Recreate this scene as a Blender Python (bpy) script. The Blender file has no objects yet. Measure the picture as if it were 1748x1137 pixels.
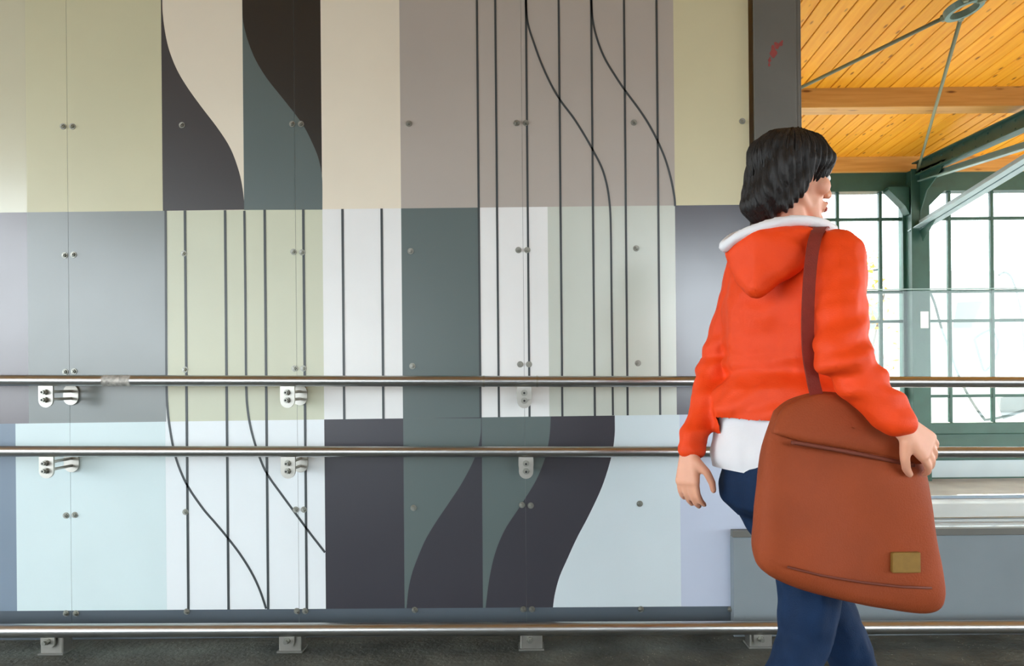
import bpy, bmesh, math, random
from mathutils import Vector, Matrix, noise
random.seed(7)
S = bpy.context.scene
COL = S.collection
PI = math.pi

# ------------------------------------------------------------------ camera
F, VX, VY, ROLL, CAMH = 1300.0, 895.0, 638.0, 0.0095, 1.15
cam_d = bpy.data.cameras.new('camera'); cam = bpy.data.objects.new('camera', cam_d); COL.objects.link(cam)
cam_d.sensor_width = 36; cam_d.lens = 36 * F / 1748
cam_d.shift_x = -(VX - 874) / 1748; cam_d.shift_y = (VY - 568.5) / 1748
cam_d.clip_start = 0.02
cam.matrix_world = Matrix.Translation((0, 0, CAMH)) @ Matrix.Rotation(PI / 2, 4, 'X') @ Matrix.Rotation(-ROLL, 4, 'Z')
S.camera = cam

# ------------------------------------------------------------------ light
SKY = 8.3
w = bpy.data.worlds.new('sky'); S.world = w; w.use_nodes = True
bg = w.node_tree.nodes['Background']
bg.inputs[0].default_value = (0.85, 0.94, 1.0, 1); bg.inputs[1].default_value = SKY
sd = bpy.data.lights.new('sun', 'SUN'); sun = bpy.data.objects.new('sun', sd); COL.objects.link(sun)
sd.energy = 50.0; sd.angle = 0.02; sd.color = (1, 0.93, 0.82)
sun.rotation_euler = Vector((-0.25, -0.95, -0.555)).to_track_quat('-Z', 'Y').to_euler()
S.view_settings.view_transform = 'Standard'; S.view_settings.look = 'None'
S.view_settings.exposure = 0.0; S.view_settings.gamma = 1.0; S.view_settings.use_curve_mapping = False

# ------------------------------------------------------------------ helpers
YW = 3.35            # depth of the mural wall

def Q(px, py, Y):
    """world point on the vertical plane at depth Y"""
    u, v = px - VX, VY - py
    c, s = math.cos(ROLL), math.sin(ROLL)
    a, b = u * c + v * s, -u * s + v * c
    return Vector((a * Y / F, Y, CAMH + b * Y / F))

def mat(name, col, rough=0.5, metal=0.0, var=0.0, scale=6.0, bump=0.0, bscale=60.0, spec=0.5, rvar=0.0, stretch=None):
    m = bpy.data.materials.new(name); m.use_nodes = True
    n, l = m.node_tree.nodes, m.node_tree.links
    p = n['Principled BSDF']
    p.inputs['Base Color'].default_value = (*col, 1); p.inputs['Roughness'].default_value = rough
    p.inputs['Metallic'].default_value = metal; p.inputs['Specular IOR Level'].default_value = spec
    if var or bump or rvar:
        tc = n.new('ShaderNodeTexCoord'); mp = n.new('ShaderNodeMapping'); l.new(tc.outputs['Object'], mp.inputs[0])
        if stretch: mp.inputs['Scale'].default_value = stretch
    if var:
        t = n.new('ShaderNodeTexNoise'); t.inputs['Scale'].default_value = scale; t.inputs['Detail'].default_value = 6
        l.new(mp.outputs[0], t.inputs[0])
        r = n.new('ShaderNodeMapRange'); r.inputs[1].default_value = .25; r.inputs[2].default_value = .75
        r.inputs[3].default_value = 1 - var; r.inputs[4].default_value = 1 + var
        l.new(t.outputs[0], r.inputs[0])
        x = n.new('ShaderNodeVectorMath'); x.operation = 'SCALE'; x.inputs[0].default_value = col
        l.new(r.outputs[0], x.inputs['Scale']); l.new(x.outputs[0], p.inputs['Base Color'])
    if rvar:
        t = n.new('ShaderNodeTexNoise'); t.inputs['Scale'].default_value = scale * 1.7
        l.new(mp.outputs[0], t.inputs[0])
        r = n.new('ShaderNodeMapRange'); r.inputs[1].default_value = .3; r.inputs[2].default_value = .7
        r.inputs[3].default_value = rough - rvar; r.inputs[4].default_value = rough + rvar
        l.new(t.outputs[0], r.inputs[0]); l.new(r.outputs[0], p.inputs['Roughness'])
    if bump:
        t = n.new('ShaderNodeTexNoise'); t.inputs['Scale'].default_value = bscale; t.inputs['Detail'].default_value = 4
        l.new(mp.outputs[0], t.inputs[0])
        b = n.new('ShaderNodeBump'); b.inputs['Strength'].default_value = bump; b.inputs['Distance'].default_value = .01
        l.new(t.outputs[0], b.inputs['Height']); l.new(b.outputs[0], p.inputs['Normal'])
    return m

def srgb(r, g, b):
    f = lambda c: (c / 255 / 12.92) if c / 255 < .04045 else ((c / 255 + .055) / 1.055) ** 2.4
    return (f(r), f(g), f(b))

def obj(name, bm, m, parent=None, smooth=False):
    me = bpy.data.meshes.new(name)
    if isinstance(bm, bmesh.types.BMesh):
        bm.to_mesh(me); bm.free()
    else:
        me = bm
    if smooth:
        for p in me.polygons: p.use_smooth = True
    if m is not None and not me.materials: me.materials.append(m)
    o = bpy.data.objects.new(name, me); COL.objects.link(o)
    if parent: o.parent = parent
    return o

def tag(o, label=None, cat=None, group=None, kind=None):
    if label: o['label'] = label
    if cat: o['category'] = cat
    if group: o['group'] = group
    if kind: o['kind'] = kind
    return o

def empty(name, loc=(0, 0, 0)):
    o = bpy.data.objects.new(name, None); COL.objects.link(o); o.empty_display_size = .1
    o.location = loc
    return o

def keep(child, parent):
    """parent an object whose mesh is written in world coordinates"""
    child.parent = parent
    child.matrix_parent_inverse = Matrix.Translation(-Vector(parent.location))
    return child

def B(): return bmesh.new()

def box(bm, x0, x1, y0, y1, z0, z1, bev=0.0):
    r = bmesh.ops.create_cube(bm, size=1)
    vs = r['verts']
    for v in vs:
        v.co = Vector(((x0 + x1) / 2 + v.co.x * (x1 - x0), (y0 + y1) / 2 + v.co.y * (y1 - y0), (z0 + z1) / 2 + v.co.z * (z1 - z0)))
    if bev:
        es = list({e for v in vs for e in v.link_edges})
        bmesh.ops.bevel(bm, geom=es, offset=bev, segments=2, affect='EDGES', profile=.5)
    return bm

def tube(bm, pts, r, seg=20, caps=True, radii=None):
    pts = [Vector(p) for p in pts]; rings = []
    n = len(pts); up = None
    for i, p in enumerate(pts):
        d = (pts[min(i + 1, n - 1)] - pts[max(i - 1, 0)]).normalized()
        if up is None:
            up = Vector((0, 0, 1)) if abs(d.z) < .9 else Vector((0, 1, 0))
        a = d.cross(up).normalized(); b = a.cross(d).normalized(); up = b
        rr = radii[i] if radii else r
        rings.append([bm.verts.new(p + a * math.cos(2 * PI * k / seg) * rr + b * math.sin(2 * PI * k / seg) * rr) for k in range(seg)])
    for i in range(n - 1):
        for k in range(seg):
            bm.faces.new((rings[i][k], rings[i][(k + 1) % seg], rings[i + 1][(k + 1) % seg], rings[i + 1][k]))
    if caps:
        bm.faces.new(rings[0][::-1]); bm.faces.new(rings[-1])
    return bm

def beam(bm, p0, p1, wx, hz, up=(0, 0, 1)):
    """rectangular bar from p0 to p1, width wx sideways, height hz"""
    p0, p1 = Vector(p0), Vector(p1); d = (p1 - p0).normalized()
    a = d.cross(Vector(up)).normalized(); b = a.cross(d).normalized()
    v = [bm.verts.new(p + a * sx * wx / 2 + b * sz * hz / 2) for p in (p0, p1) for sx, sz in ((-1, -1), (1, -1), (1, 1), (-1, 1))]
    for f in ((3, 2, 1, 0), (4, 5, 6, 7), (0, 1, 5, 4), (1, 2, 6, 5), (2, 3, 7, 6), (3, 0, 4, 7)):
        bm.faces.new([v[i] for i in f])
    return bm

def prism(bm, pts, y0, y1):
    """polygon in the x-z plane extruded from y1 to the front y0; pts are (x, z)"""
    f = [bm.verts.new((x, y0, z)) for x, z in pts]; k = [bm.verts.new((x, y1, z)) for x, z in pts]
    fs = [bm.faces.new(f), bm.faces.new(k[::-1])]
    n = len(pts)
    for i in range(n):
        bm.faces.new((f[i], k[i], k[(i + 1) % n], f[(i + 1) % n]))
    bmesh.ops.recalc_face_normals(bm, faces=bm.faces[:])
    bmesh.ops.triangulate(bm, faces=[q for q in bm.faces if len(q.verts) > 4])
    return bm

def cr(pts, sub=6):
    """Catmull-Rom through 2-D or 3-D points"""
    P = [Vector(p) for p in pts]; out = []
    for i in range(len(P) - 1):
        a, b, c, d = P[max(i - 1, 0)], P[i], P[i + 1], P[min(i + 2, len(P) - 1)]
        for k in range(sub):
            t = k / sub
            out.append(.5 * ((2 * b) + (c - a) * t + (2 * a - 5 * b + 4 * c - d) * t * t + (3 * b - a - 3 * c + d) * t ** 3))
    out.append(P[-1]); return out

# ------------------------------------------------------------------ materials
M = {}
def paint(k, rgb, rough=.34, spec=.5): M[k] = mat('paint_' + k, srgb(*rgb), rough, 0, .03, 3.0, .012, 14, spec, .015)
paint('sage_white', (204, 201, 168)); paint('sage_gloss', (204, 202, 176), .2, 1.0); paint('cream', (233, 224, 204)); paint('charcoal', (62, 60, 61)); paint('black_brown', (46, 43, 39))
paint('teal', (92, 105, 103)); paint('warm_grey', (178, 170, 161)); paint('pale_green', (210, 204, 168)); paint('mid_grey', (126, 132, 130), .245, .7)
paint('plum_grey', (96, 88, 92), .24, 1.0); paint('sage', (201, 204, 180)); paint('cool_white', (233, 234, 232)); paint('pale_sage', (201, 207, 196), .23, .8)
paint('dark_steel', (84, 84, 92), .2, 1.0); paint('aqua', (208, 225, 226)); paint('ice_white', (230, 236, 238)); paint('night', (58, 57, 64))
paint('aqua_grey', (207, 219, 223)); paint('lavender', (190, 199, 217)); paint('slate', (84, 94, 102)); paint('blue_slate', (122, 138, 154)); paint('stripe', (62, 68, 70))
M['sheet'] = mat('panel_sheet', srgb(190, 196, 196), .4, 0, .04, 3)
M['steel'] = mat('brushed_steel', (.52, .52, .51), .32, 1, .05, 8, .02, 40, stretch=(1, 30, 30))
M['plate'] = mat('steel_plate', (.47, .455, .41), .4, 1, .08, 20, .03, 80)
M['bolt'] = mat('bolt_steel', (.34, .34, .3), .42, 1)
M['dark'] = mat('dark_socket', (.02, .02, .02), .6)
M['asphalt'] = None
M['conc'] = mat('concrete', (.36, .36, .37), .8, 0, .2, 3, .3, 30)
M['column'] = mat('grey_column_paint', srgb(100, 100, 94), .5, 0, .1, 4, .08, 20)
M['grey_wall'] = mat('grey_metal_cladding', srgb(124, 134, 139), .42, .0, .06, 4, .06, 14)
M['pale_metal'] = mat('pale_sheet_metal', srgb(176, 188, 206), .5, .0, .06, 5, .05, 10)
M['green'] = mat('dark_green_paint', srgb(44, 82, 72), .45, 0, .14, 8, .1, 30)
M['green_light'] = mat('grey_green_paint', srgb(110, 140, 134), .4, 0, .1, 8, .05, 30)
M['strut'] = mat('backlit_pale_strut', srgb(150, 172, 178), .4, 0, .08, 8)  # pale blue is backlight bloom put into the strut's colour
M['white_panel'] = mat('pale_panel', srgb(190, 204, 214), .4, 0, .05, 4)
M['rod'] = mat('grey_green_rod', srgb(120, 128, 104), .5, 0, .08, 10)
M['paper'] = mat('white_paper', (.85, .86, .86), .7)
M['ground'] = mat('dark_ground', (.13, .13, .13), .85, 0, .1, 1.5)  # dark tone put in to cut the light bounced indoors
M['outer_wall'] = mat('white_render', (.8, .8, .78), .8, 0, .06, 1)
M['line_mark'] = mat('grey_spray_line', (.045, .06, .055), .7)
M['grey_mark'] = mat('grey_spray_fill', (.2, .21, .21), .7, 0, .15, 1.2)
M['leaf'] = mat('orange_leaf', (.75, .36, .04), .6, 0, .25, 5)
M['bark'] = mat('bark', (.12, .08, .05), .8, 0, .2, 12, .4, 20)
M['red_mark'] = mat('red_spray', srgb(146, 62, 58), .6, 0, .2, 30)

def asphalt():
    m = mat('dark_asphalt', (.085, .093, .08), .75, 0, .6, 4.5, 1.0, 45, .3)
    n, l = m.node_tree.nodes, m.node_tree.links
    p = n['Principled BSDF']; src = p.inputs['Base Color'].links[0].from_socket
    tc = n.new('ShaderNodeTexCoord'); v = n.new('ShaderNodeTexVoronoi'); v.inputs['Scale'].default_value = 55
    l.new(tc.outputs['Object'], v.inputs[0])
    lt = n.new('ShaderNodeMath'); lt.operation = 'LESS_THAN'; lt.inputs[1].default_value = .13
    l.new(v.outputs['Distance'], lt.inputs[0])
    ns = n.new('ShaderNodeTexNoise'); ns.inputs['Scale'].default_value = 9; l.new(tc.outputs['Object'], ns.inputs[0])
    g = n.new('ShaderNodeMath'); g.operation = 'GREATER_THAN'; g.inputs[1].default_value = .57; l.new(ns.outputs[0], g.inputs[0])
    mu = n.new('ShaderNodeMath'); mu.operation = 'MULTIPLY'; l.new(lt.outputs[0], mu.inputs[0]); l.new(g.outputs[0], mu.inputs[1])
    mx = n.new('ShaderNodeMix'); mx.data_type = 'RGBA'; l.new(mu.outputs[0], mx.inputs[0]); l.new(src, mx.inputs[6])
    mx.inputs[7].default_value = (.4, .4, .36, 1); l.new(mx.outputs[2], p.inputs['Base Color'])
    return m
M['asphalt'] = asphalt()

def wood(name, c0, c1, axis='Y'):
    m = bpy.data.materials.new(name); m.use_nodes = True
    n, l = m.node_tree.nodes, m.node_tree.links; p = n['Principled BSDF']; p.inputs['Roughness'].default_value = .45
    tc = n.new('ShaderNodeTexCoord'); oi = n.new('ShaderNodeObjectInfo')
    ad = n.new('ShaderNodeVectorMath'); ad.operation = 'ADD'; l.new(tc.outputs['Object'], ad.inputs[0])
    sc = n.new('ShaderNodeVectorMath'); sc.operation = 'SCALE'; sc.inputs[0].default_value = (13, 7, 3); l.new(oi.outputs['Random'], sc.inputs['Scale'])
    l.new(sc.outputs[0], ad.inputs[1])
    mp = n.new('ShaderNodeMapping'); mp.inputs['Scale'].default_value = (22, 1.2, 22) if axis == 'Y' else (1.2, 22, 22); l.new(ad.outputs[0], mp.inputs[0])
    t = n.new('ShaderNodeTexNoise'); t.inputs['Scale'].default_value = 1.6; t.inputs['Detail'].default_value = 5; l.new(mp.outputs[0], t.inputs[0])
    r = n.new('ShaderNodeValToRGB'); l.new(t.outputs[0], r.inputs[0])
    r.color_ramp.elements[0].position = .3; r.color_ramp.elements[0].color = (*c0, 1)
    r.color_ramp.elements[1].position = .7; r.color_ramp.elements[1].color = (*c1, 1)
    mk = n.new('ShaderNodeMapping'); mk.inputs['Scale'].default_value = (13, 4.5, 13) if axis == 'Y' else (3, 12, 12); p.inputs['Specular IOR Level'].default_value = .25; l.new(ad.outputs[0], mk.inputs[0])
    v = n.new('ShaderNodeTexVoronoi'); v.inputs['Scale'].default_value = 1.0; l.new(mk.outputs[0], v.inputs[0])
    k = n.new('ShaderNodeMapRange'); k.inputs[1].default_value = .07; k.inputs[2].default_value = .17; k.inputs[3].default_value = 1; k.inputs[4].default_value = 0
    l.new(v.outputs['Distance'], k.inputs[0])
    mx = n.new('ShaderNodeMix'); mx.data_type = 'RGBA'; l.new(k.outputs[0], mx.inputs[0]); l.new(r.outputs[0], mx.inputs[6])
    mx.inputs[7].default_value = (c0[0] * .35, c0[1] * .28, c0[2] * .3, 1)
    mr = n.new('ShaderNodeMapRange'); mr.inputs[3].default_value = .86; mr.inputs[4].default_value = 1.1; l.new(oi.outputs['Random'], mr.inputs[0])
    s2 = n.new('ShaderNodeVectorMath'); s2.operation = 'SCALE'; l.new(mx.outputs[2], s2.inputs[0]); l.new(mr.outputs[0], s2.inputs['Scale'])
    l.new(s2.outputs[0], p.inputs['Base Color'])
    return m
M['pine'] = wood('varnished_pine', (.82, .33, .018), (.93, .45, .035))
M['passage_board'] = wood('brown_boards', (.62, .27, .035), (.74, .36, .05))  # unseen passage boards, browned to tone their bounce and reflection
M['shaded_pine_beam'] = wood('shaded_pine_beam', (.5, .25, .06), (.64, .35, .1), 'X')  # duller than the planks: the beams' backlit shade put into the colour

def glass(name, tint=(1, 1, 1), refl=1.0):
    m = bpy.data.materials.new(name); m.use_nodes = True
    n, l = m.node_tree.nodes, m.node_tree.links; n.remove(n['Principled BSDF'])
    t = n.new('ShaderNodeBsdfTransparent'); t.inputs[0].default_value = (*tint, 1)
    g = n.new('ShaderNodeBsdfGlossy'); g.inputs['Roughness'].default_value = .02
    fr = n.new('ShaderNodeFresnel'); fr.inputs[0].default_value = 1.5
    mu = n.new('ShaderNodeMath'); mu.operation = 'MULTIPLY'; mu.inputs[1].default_value = refl; l.new(fr.outputs[0], mu.inputs[0])
    mx = n.new('ShaderNodeMixShader'); l.new(mu.outputs[0], mx.inputs[0]); l.new(t.outputs[0], mx.inputs[1]); l.new(g.outputs[0], mx.inputs[2])
    l.new(mx.outputs[0], n['Material Output'].inputs[0])
    return m
M['glass'] = glass('window_glass', (.97, .99, .98))
M['glass_rail'] = glass('balustrade_glass', (.95, .98, .97), .45)
M['glass_edge'] = mat('glass_edge', (.45, .62, .55), .15)

# ------------------------------------------------------------------ shell
zc = lambda Y: CAMH + 2.58 - .0454 * Y          # underside of the ceiling
XL, XR, YB, YF = -9.0, 12.0, -3.2, 7.95

b = B(); box(b, XL, XR, YB - .3, YF + .3, -.1, 0)
tag(obj('floor', b, M['asphalt']), 'dark worn asphalt floor along the mural wall', kind='structure')
b = B(); box(b, 1.3, XR, 4.13, YF - .005, 0, .012)
tag(obj('floor_hall', b, M['conc']), 'grey concrete floor between the low wall and the far windows', kind='structure')
b = B(); box(b, -60, 60, -60, 60, -.4, -.1)
tag(obj('ground', b, M['ground']), 'dark ground outside the building', kind='structure')

b = B()                                              # roof slab over everything
v = [b.verts.new((x, y, zc(y) + dz)) for dz in (.02, .22) for x, y in ((XL, YB - .9), (XR, YB - .9), (XR, YF + 1.05), (XL, YF + 1.05))]
for f in ((0, 3, 2, 1), (4, 5, 6, 7), (0, 1, 5, 4), (1, 2, 6, 5), (2, 3, 7, 6), (3, 0, 4, 7)): b.faces.new([v[i] for i in f])
ceiling = tag(obj('ceiling', b, M['passage_board']), 'board ceiling, orange varnished pine over the hall beyond the column', kind='structure')
PW = .12
pb = B()
Y0, Y1 = 3.2, 8.05
beam(pb, (0, Y0, zc(Y0) + .01), (0, Y1, zc(Y1) + .01), PW - .006, .022)
bmesh.ops.bevel(pb, geom=[e for e in pb.edges if abs(e.verts[0].co.y - e.verts[1].co.y) > 1], offset=.004, segments=1, affect='EDGES')
pl0 = obj('plank', pb, M['pine'], ceiling)
for i in range(38):
    o = pl0 if i == 0 else pl0.copy()
    if i: COL.objects.link(o)
    o.parent = ceiling; o.location = (1.25 + PW * i, 0, 0)
beams = [(4.44, 'nearest pine ceiling beam, at the top edge of the picture'), (6.28, 'middle pine ceiling beam running across above the ring and tie rods'), (8.0, 'farthest pine ceiling beam resting on top of the green window frame')]
for yb, lab in beams:
    b = B(); box(b, 1.0, 9.5, yb - .09, yb + .09, zc(yb) - .155, zc(yb) + .012, .006)
    o = obj('ceiling_beam', b, M['shaded_pine_beam']); tag(o, lab, 'beam', 'pine ceiling beams')

# the side behind the photographer: open to daylight left and right of a solid pier
b = B(); box(b, -1.4, 1.15, YB - .2, YB, 0, 3.95); box(b, XL, -1.4, YB - .2, YB, 0, .8); box(b, 1.15, XR, YB - .2, YB, 0, 1.0)
box(b, XL, -5.8, YB - .2, YB, 3.6, 3.95); box(b, -5.8, -4.0, YB - .2, YB, 2.9, 3.95); box(b, -4.0, -1.4, YB - .2, YB, 2.2, 3.95); box(b, 1.15, 3.6, YB - .2, YB, 2.75, 3.95); box(b, 3.6, XR, YB - .2, YB, 2.2, 3.95)  # unseen headers, heights stepped to shape daylight and reflections on the mural
tag(obj('wall_front', b, M['conc']), 'concrete wall with wide openings opposite the mural', kind='structure')

# ------------------------------------------------------------------ mural wall
JX = [-4.2, -3.0, -2.0, -1.0, 0.0, 1.0]              # sheet joints, one metre apart
b = B(); box(b, -4.2, .99, YW + .0015, YW + .12, 0, 3.57)
M['backing'] = mat('wall_backing', srgb(124, 126, 124), .5)
wall = tag(obj('wall_back', b, M['backing']), 'wall clad in printed metal sheets with stripes and waves', kind='structure')
GAP = .0007
ZTOP = 3.55
sheets = []
for i in range(5):
    b = B(); box(b, JX[i] + GAP, JX[i + 1] - GAP, YW, YW + .0015, .01, ZTOP)
    o = obj('wall_panel', b, M['sheet'], wall); sheets.append(o)

def clip(poly, x, side):
    out = []
    n = len(poly)
    for i in range(n):
        a, c = poly[i], poly[(i + 1) % n]
        ia, ic = (a[0] - x) * side >= 0, (c[0] - x) * side >= 0
        if ia: out.append(a)
        if ia != ic:
            t = (x - a[0]) / (c[0] - a[0]); out.append((x, a[1] + (c[1] - a[1]) * t))
    return out

def wp(px, py):
    q = Q(px, py, YW); return (q.x, min(q.z, ZTOP))

def field(pts, m, layer=1, name='colour_field'):
    P = [wp(*p) for p in pts]
    for i in range(5):
        c = clip(clip(P, JX[i] + GAP, 1), JX[i + 1] - GAP, -1)
        d = []
        for p in c:
            if not d or (abs(p[0] - d[-1][0]) + abs(p[1] - d[-1][1])) > 1e-5: d.append(p)
        if len(d) > 2 and (abs(d[0][0] - d[-1][0]) + abs(d[0][1] - d[-1][1])) < 1e-5: d.pop()
        if len(d) < 3 or max(p[0] for p in d) - min(p[0] for p in d) < .002: continue
        obj(name, prism(B(), d, YW - .0004 * layer, YW), M[m], sheets[i])

def stripe(pts, wpx=4.0, m='stripe'):
    P = [Vector(wp(*p)) for p in pts]; hw = wpx / 388 / 2
    D = [P[0]]
    for a, c in zip(P[:-1], P[1:]):
        for jx in JX[1:-1]:
            if (a.x - jx) * (c.x - jx) < 0:
                for e in ((-1e-4, 1e-4) if c.x > a.x else (1e-4, -1e-4)): D.append(a.lerp(c, (jx + e - a.x) / (c.x - a.x)))
        D.append(c)
    P = D
    for i in range(5):
        run = []
        for k, p in enumerate(P):
            if JX[i] < p.x <= JX[i + 1]: run.append(p)
        if len(run) < 2: continue
        L, R = [], []
        for k in range(len(run)):
            d = (run[min(k + 1, len(run) - 1)] - run[max(k - 1, 0)]).normalized(); nn = Vector((-d.y, d.x)) * hw
            L.append(tuple(run[k] + nn)); R.append(tuple(run[k] - nn))
        bb = B()
        y0 = YW - .0022
        lv = [bb.verts.new((x, y0, z)) for x, z in L]; rv = [bb.verts.new((x, y0, z)) for x, z in R]
        lb = [bb.verts.new((x, YW, z)) for x, z in L]; rb = [bb.verts.new((x, YW, z)) for x, z in R]
        for k in range(len(L) - 1):
            bb.faces.new((lv[k], lv[k + 1], rv[k + 1], rv[k])); bb.faces.new((lv[k], lb[k], lb[k + 1], lv[k + 1])); bb.faces.new((rv[k], rv[k + 1], rb[k + 1], rb[k]))
        obj('stripe', bb, M[m], sheets[i])

T = -260
row1 = lambda x: 363 - .0106 * x                    # top / middle row boundary
row2 = lambda x: 723.5 - .0135 * x                  # middle / bottom row boundary
row3 = lambda x: 1043 - .0066 * x                   # bottom row / base strip
vx = lambda x0, y: x0 + .0090 * y                   # a painted vertical, named by x at y = 0
def quad(x0, x1, top, bot, m, layer=1):
    a, c = vx(x0, 0), vx(x1, 0)
    t = (lambda x: T) if top is None else top
    def edge(x):
        yt = t(x); yb = bot(x)
        return (x + .009 * yt, yt), (x + .009 * yb, yb)
    (p0, p1), (p2, p3) = edge(x0), edge(x1)
    field([p0, p2, p3, p1], m, layer)

LEFT = -560
# top row
quad(LEFT, 43, None, row1, 'sage_gloss', 1); quad(43, 275, None, row1, 'sage_white', 2)
quad(275, 413.5, None, row1, 'cream'); quad(413.5, 547, None, row1, 'black_brown'); quad(547, 681.5, None, row1, 'cream')
quad(681.5, 1149, None, row1, 'warm_grey'); quad(1149, 1300, None, row1, 'pale_green')
c1 = cr([(276, T), (276.5, -60), (277, 0), (278, 26), (282.5, 58.6), (289.6, 88), (302.6, 120), (320.5, 150), (345, 184), (371, 218), (392, 250.6), (405, 283), (412.6, 312.4), (416.5, 342), (416.8, 358)])
field([(272.5, T)] + [tuple(p) for p in c1] + [(278, 360)], 'charcoal', 2)
c2 = cr([(413.6, 0), (413.9, 20), (415.5, 39), (422.7, 68), (435.7, 101), (455, 133), (481, 166), (504, 195), (520, 218), (533, 244), (542.5, 267), (548, 290), (550.2, 309), (550.4, 358)])
field([tuple(p) for p in c2] + [(416.8, 358.5)], 'teal', 2)
# middle row
quad(LEFT, 43, row1, row2, 'plum_grey', 1); quad(43, 277.5, row1, row2, 'mid_grey', 2)
quad(277.5, 547, row1, row2, 'sage'); quad(547, 681.5, row1, row2, 'cool_white')
quad(681.5, 815, row1, row2, 'teal'); quad(815, 931.5, row1, row2, 'cool_white'); quad(931.5, 1149, row1, row2, 'pale_sage'); quad(1149, 1300, row1, row2, 'dark_steel')
quad(277.5, 281, row1, row2, 'cool_white', 2)
# bottom row
quad(LEFT, 20, row2, row3, 'blue_slate', 1); quad(20, 275.5, row2, row3, 'aqua', 2)
quad(275.5, 547, row2, row3, 'ice_white'); quad(547, 1043, row2, row3, 'night'); quad(1043, 1153.5, row2, row3, 'aqua_grey'); quad(1153.5, 1300, row2, row3, 'lavender', 2)
c3 = cr([(821.5, 714), (820, 745), (811, 780), (790, 822), (768, 856), (745, 890), (727, 920), (713, 952), (703, 980), (697, 1008), (694, 1038)])
field([(688.2, 713.5)] + [tuple(p) for p in c3] + [(690.8, 1038.3)], 'teal', 2)
c4 = cr([(940, 711), (938, 745), (931, 780), (915, 820), (888, 864), (862, 904), (845, 945), (835, 990), (829, 1037.5)])
field([(822.2, 712.5)] + [tuple(p) for p in c4] + [(824.5, 1037.6)], 'teal', 2)
c5 = cr([(1050, 709.3), (1049, 745), (1043.5, 780), (1028, 830), (1005, 880), (985, 918), (968, 955), (955, 985), (947, 1015), (944, 1036.7)])
field([tuple(p) for p in c5] + [(1060, 1036), (1060, 709.2)], 'aqua_grey', 3)
# base strip
field([(LEFT, row3(LEFT)), (1300, row3(1300)), (1300, 1112), (LEFT, 1112)], 'slate', 1)

# printed stripes
def vs(x, top, bot, n=12, wpx=4.0):
    yt = T if top is None else top(x); yb = bot(x)
    stripe([(x + .0090 * (yt + (yb - yt) * k / n), yt + (yb - yt) * k / n) for k in range(n + 1)], wpx)
for x in (814, 845.3, 897.6, 953.6, 1009, 1065, 1120.5): vs(x, None, row2 if x > 820 else row2, wpx=3.6)
for x in (312.5, 381, 448.6, 514.5): vs(x, row1, row3)
vs(581.4, row1, row2); vs(648.2, row1, row2)
stripe([tuple(p) for p in cr([(282.8, 360), (283.6, 500), (284.3, 640), (285.6, 690), (290, 730), (300, 780), (318, 825), (345, 866), (368, 893), (388, 917), (410, 946), (430, 978), (444, 1008), (454.5, 1039)])], 3.6)
stripe([tuple(p) for p in cr([(417.3, 360), (419, 500), (420.3, 650), (423, 700), (431, 742), (445, 785), (458, 812), (480, 843), (505, 877), (530, 911), (555, 943)], 10)], 3.6)
stripe([tuple(p) for p in cr([(897.8, -20), (898.6, 19.5), (902.4, 45.6), (912, 75), (923.6, 107), (940, 143), (957, 172), (979.5, 202), (999, 233), (1014, 260), (1027, 286), (1035, 312), (1040, 342), (1042.5, 385), (1044, 520), (1046.3, 709)])], 3.4)
stripe([tuple(p) for p in cr([(1009.2, -20), (1010.4, 19.5), (1013.7, 45.6), (1022, 75), (1033, 101), (1049.5, 128.5), (1067, 154.6), (1090, 185.5), (1108, 213), (1123, 242), (1136, 273), (1145.5, 306), (1151, 335), (1152.3, 352)])], 3.4)

# screws with washers
sb = B()
def disc(bm, y0, y1, r0, r1, seg=16, x=0, z=0):
    tube(bm, [(x, y0, z), (x, y1, z)], 1, seg, True, [r0, r1])
disc(sb, 0, -.003, .014, .013); disc(sb, -.003, -.011, .0105, .008, 6); disc(sb, -.011, -.017, .0055, .004, 12)
screw_me = bpy.data.meshes.new('screw'); sb.to_mesh(screw_me); sb.free(); screw_me.materials.append(M['bolt'])
for p in screw_me.polygons: p.use_smooth = False
SCREWS = [(108, 216), (124, 216), (311, 214), (499, 212), (514, 212), (698, 211), (882, 210), (897.5, 210), (1082, 209), (1267, 207),
          (111, 436), (126, 435), (314, 433), (501, 430), (516, 431), (701, 429), (885, 427), (900, 427), (1086, 424), (1270, 422),
          (112, 635), (127, 634), (316, 631), (503, 629), (518, 629), (704, 625), (888, 622), (903, 622), (1089, 620), (1273, 618),
          (113, 880), (128, 879), (317, 874), (505, 870), (519, 870), (706, 867), (891, 862), (906, 863), (1092, 860),
          (113, 1047), (130, 1047), (319, 1044), (507, 1043), (521, 1043), (708, 1041), (893, 1040), (908, 1040), (1094, 1040), (1247, 1040)]
for px, py in SCREWS:
    q = Q(px, py, YW); i = max(k for k in range(5) if JX[k] <= q.x)
    o = bpy.data.objects.new('screw', screw_me); COL.objects.link(o); o.parent = sheets[i]; o.location = (q.x, YW - .001, q.z)

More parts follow.
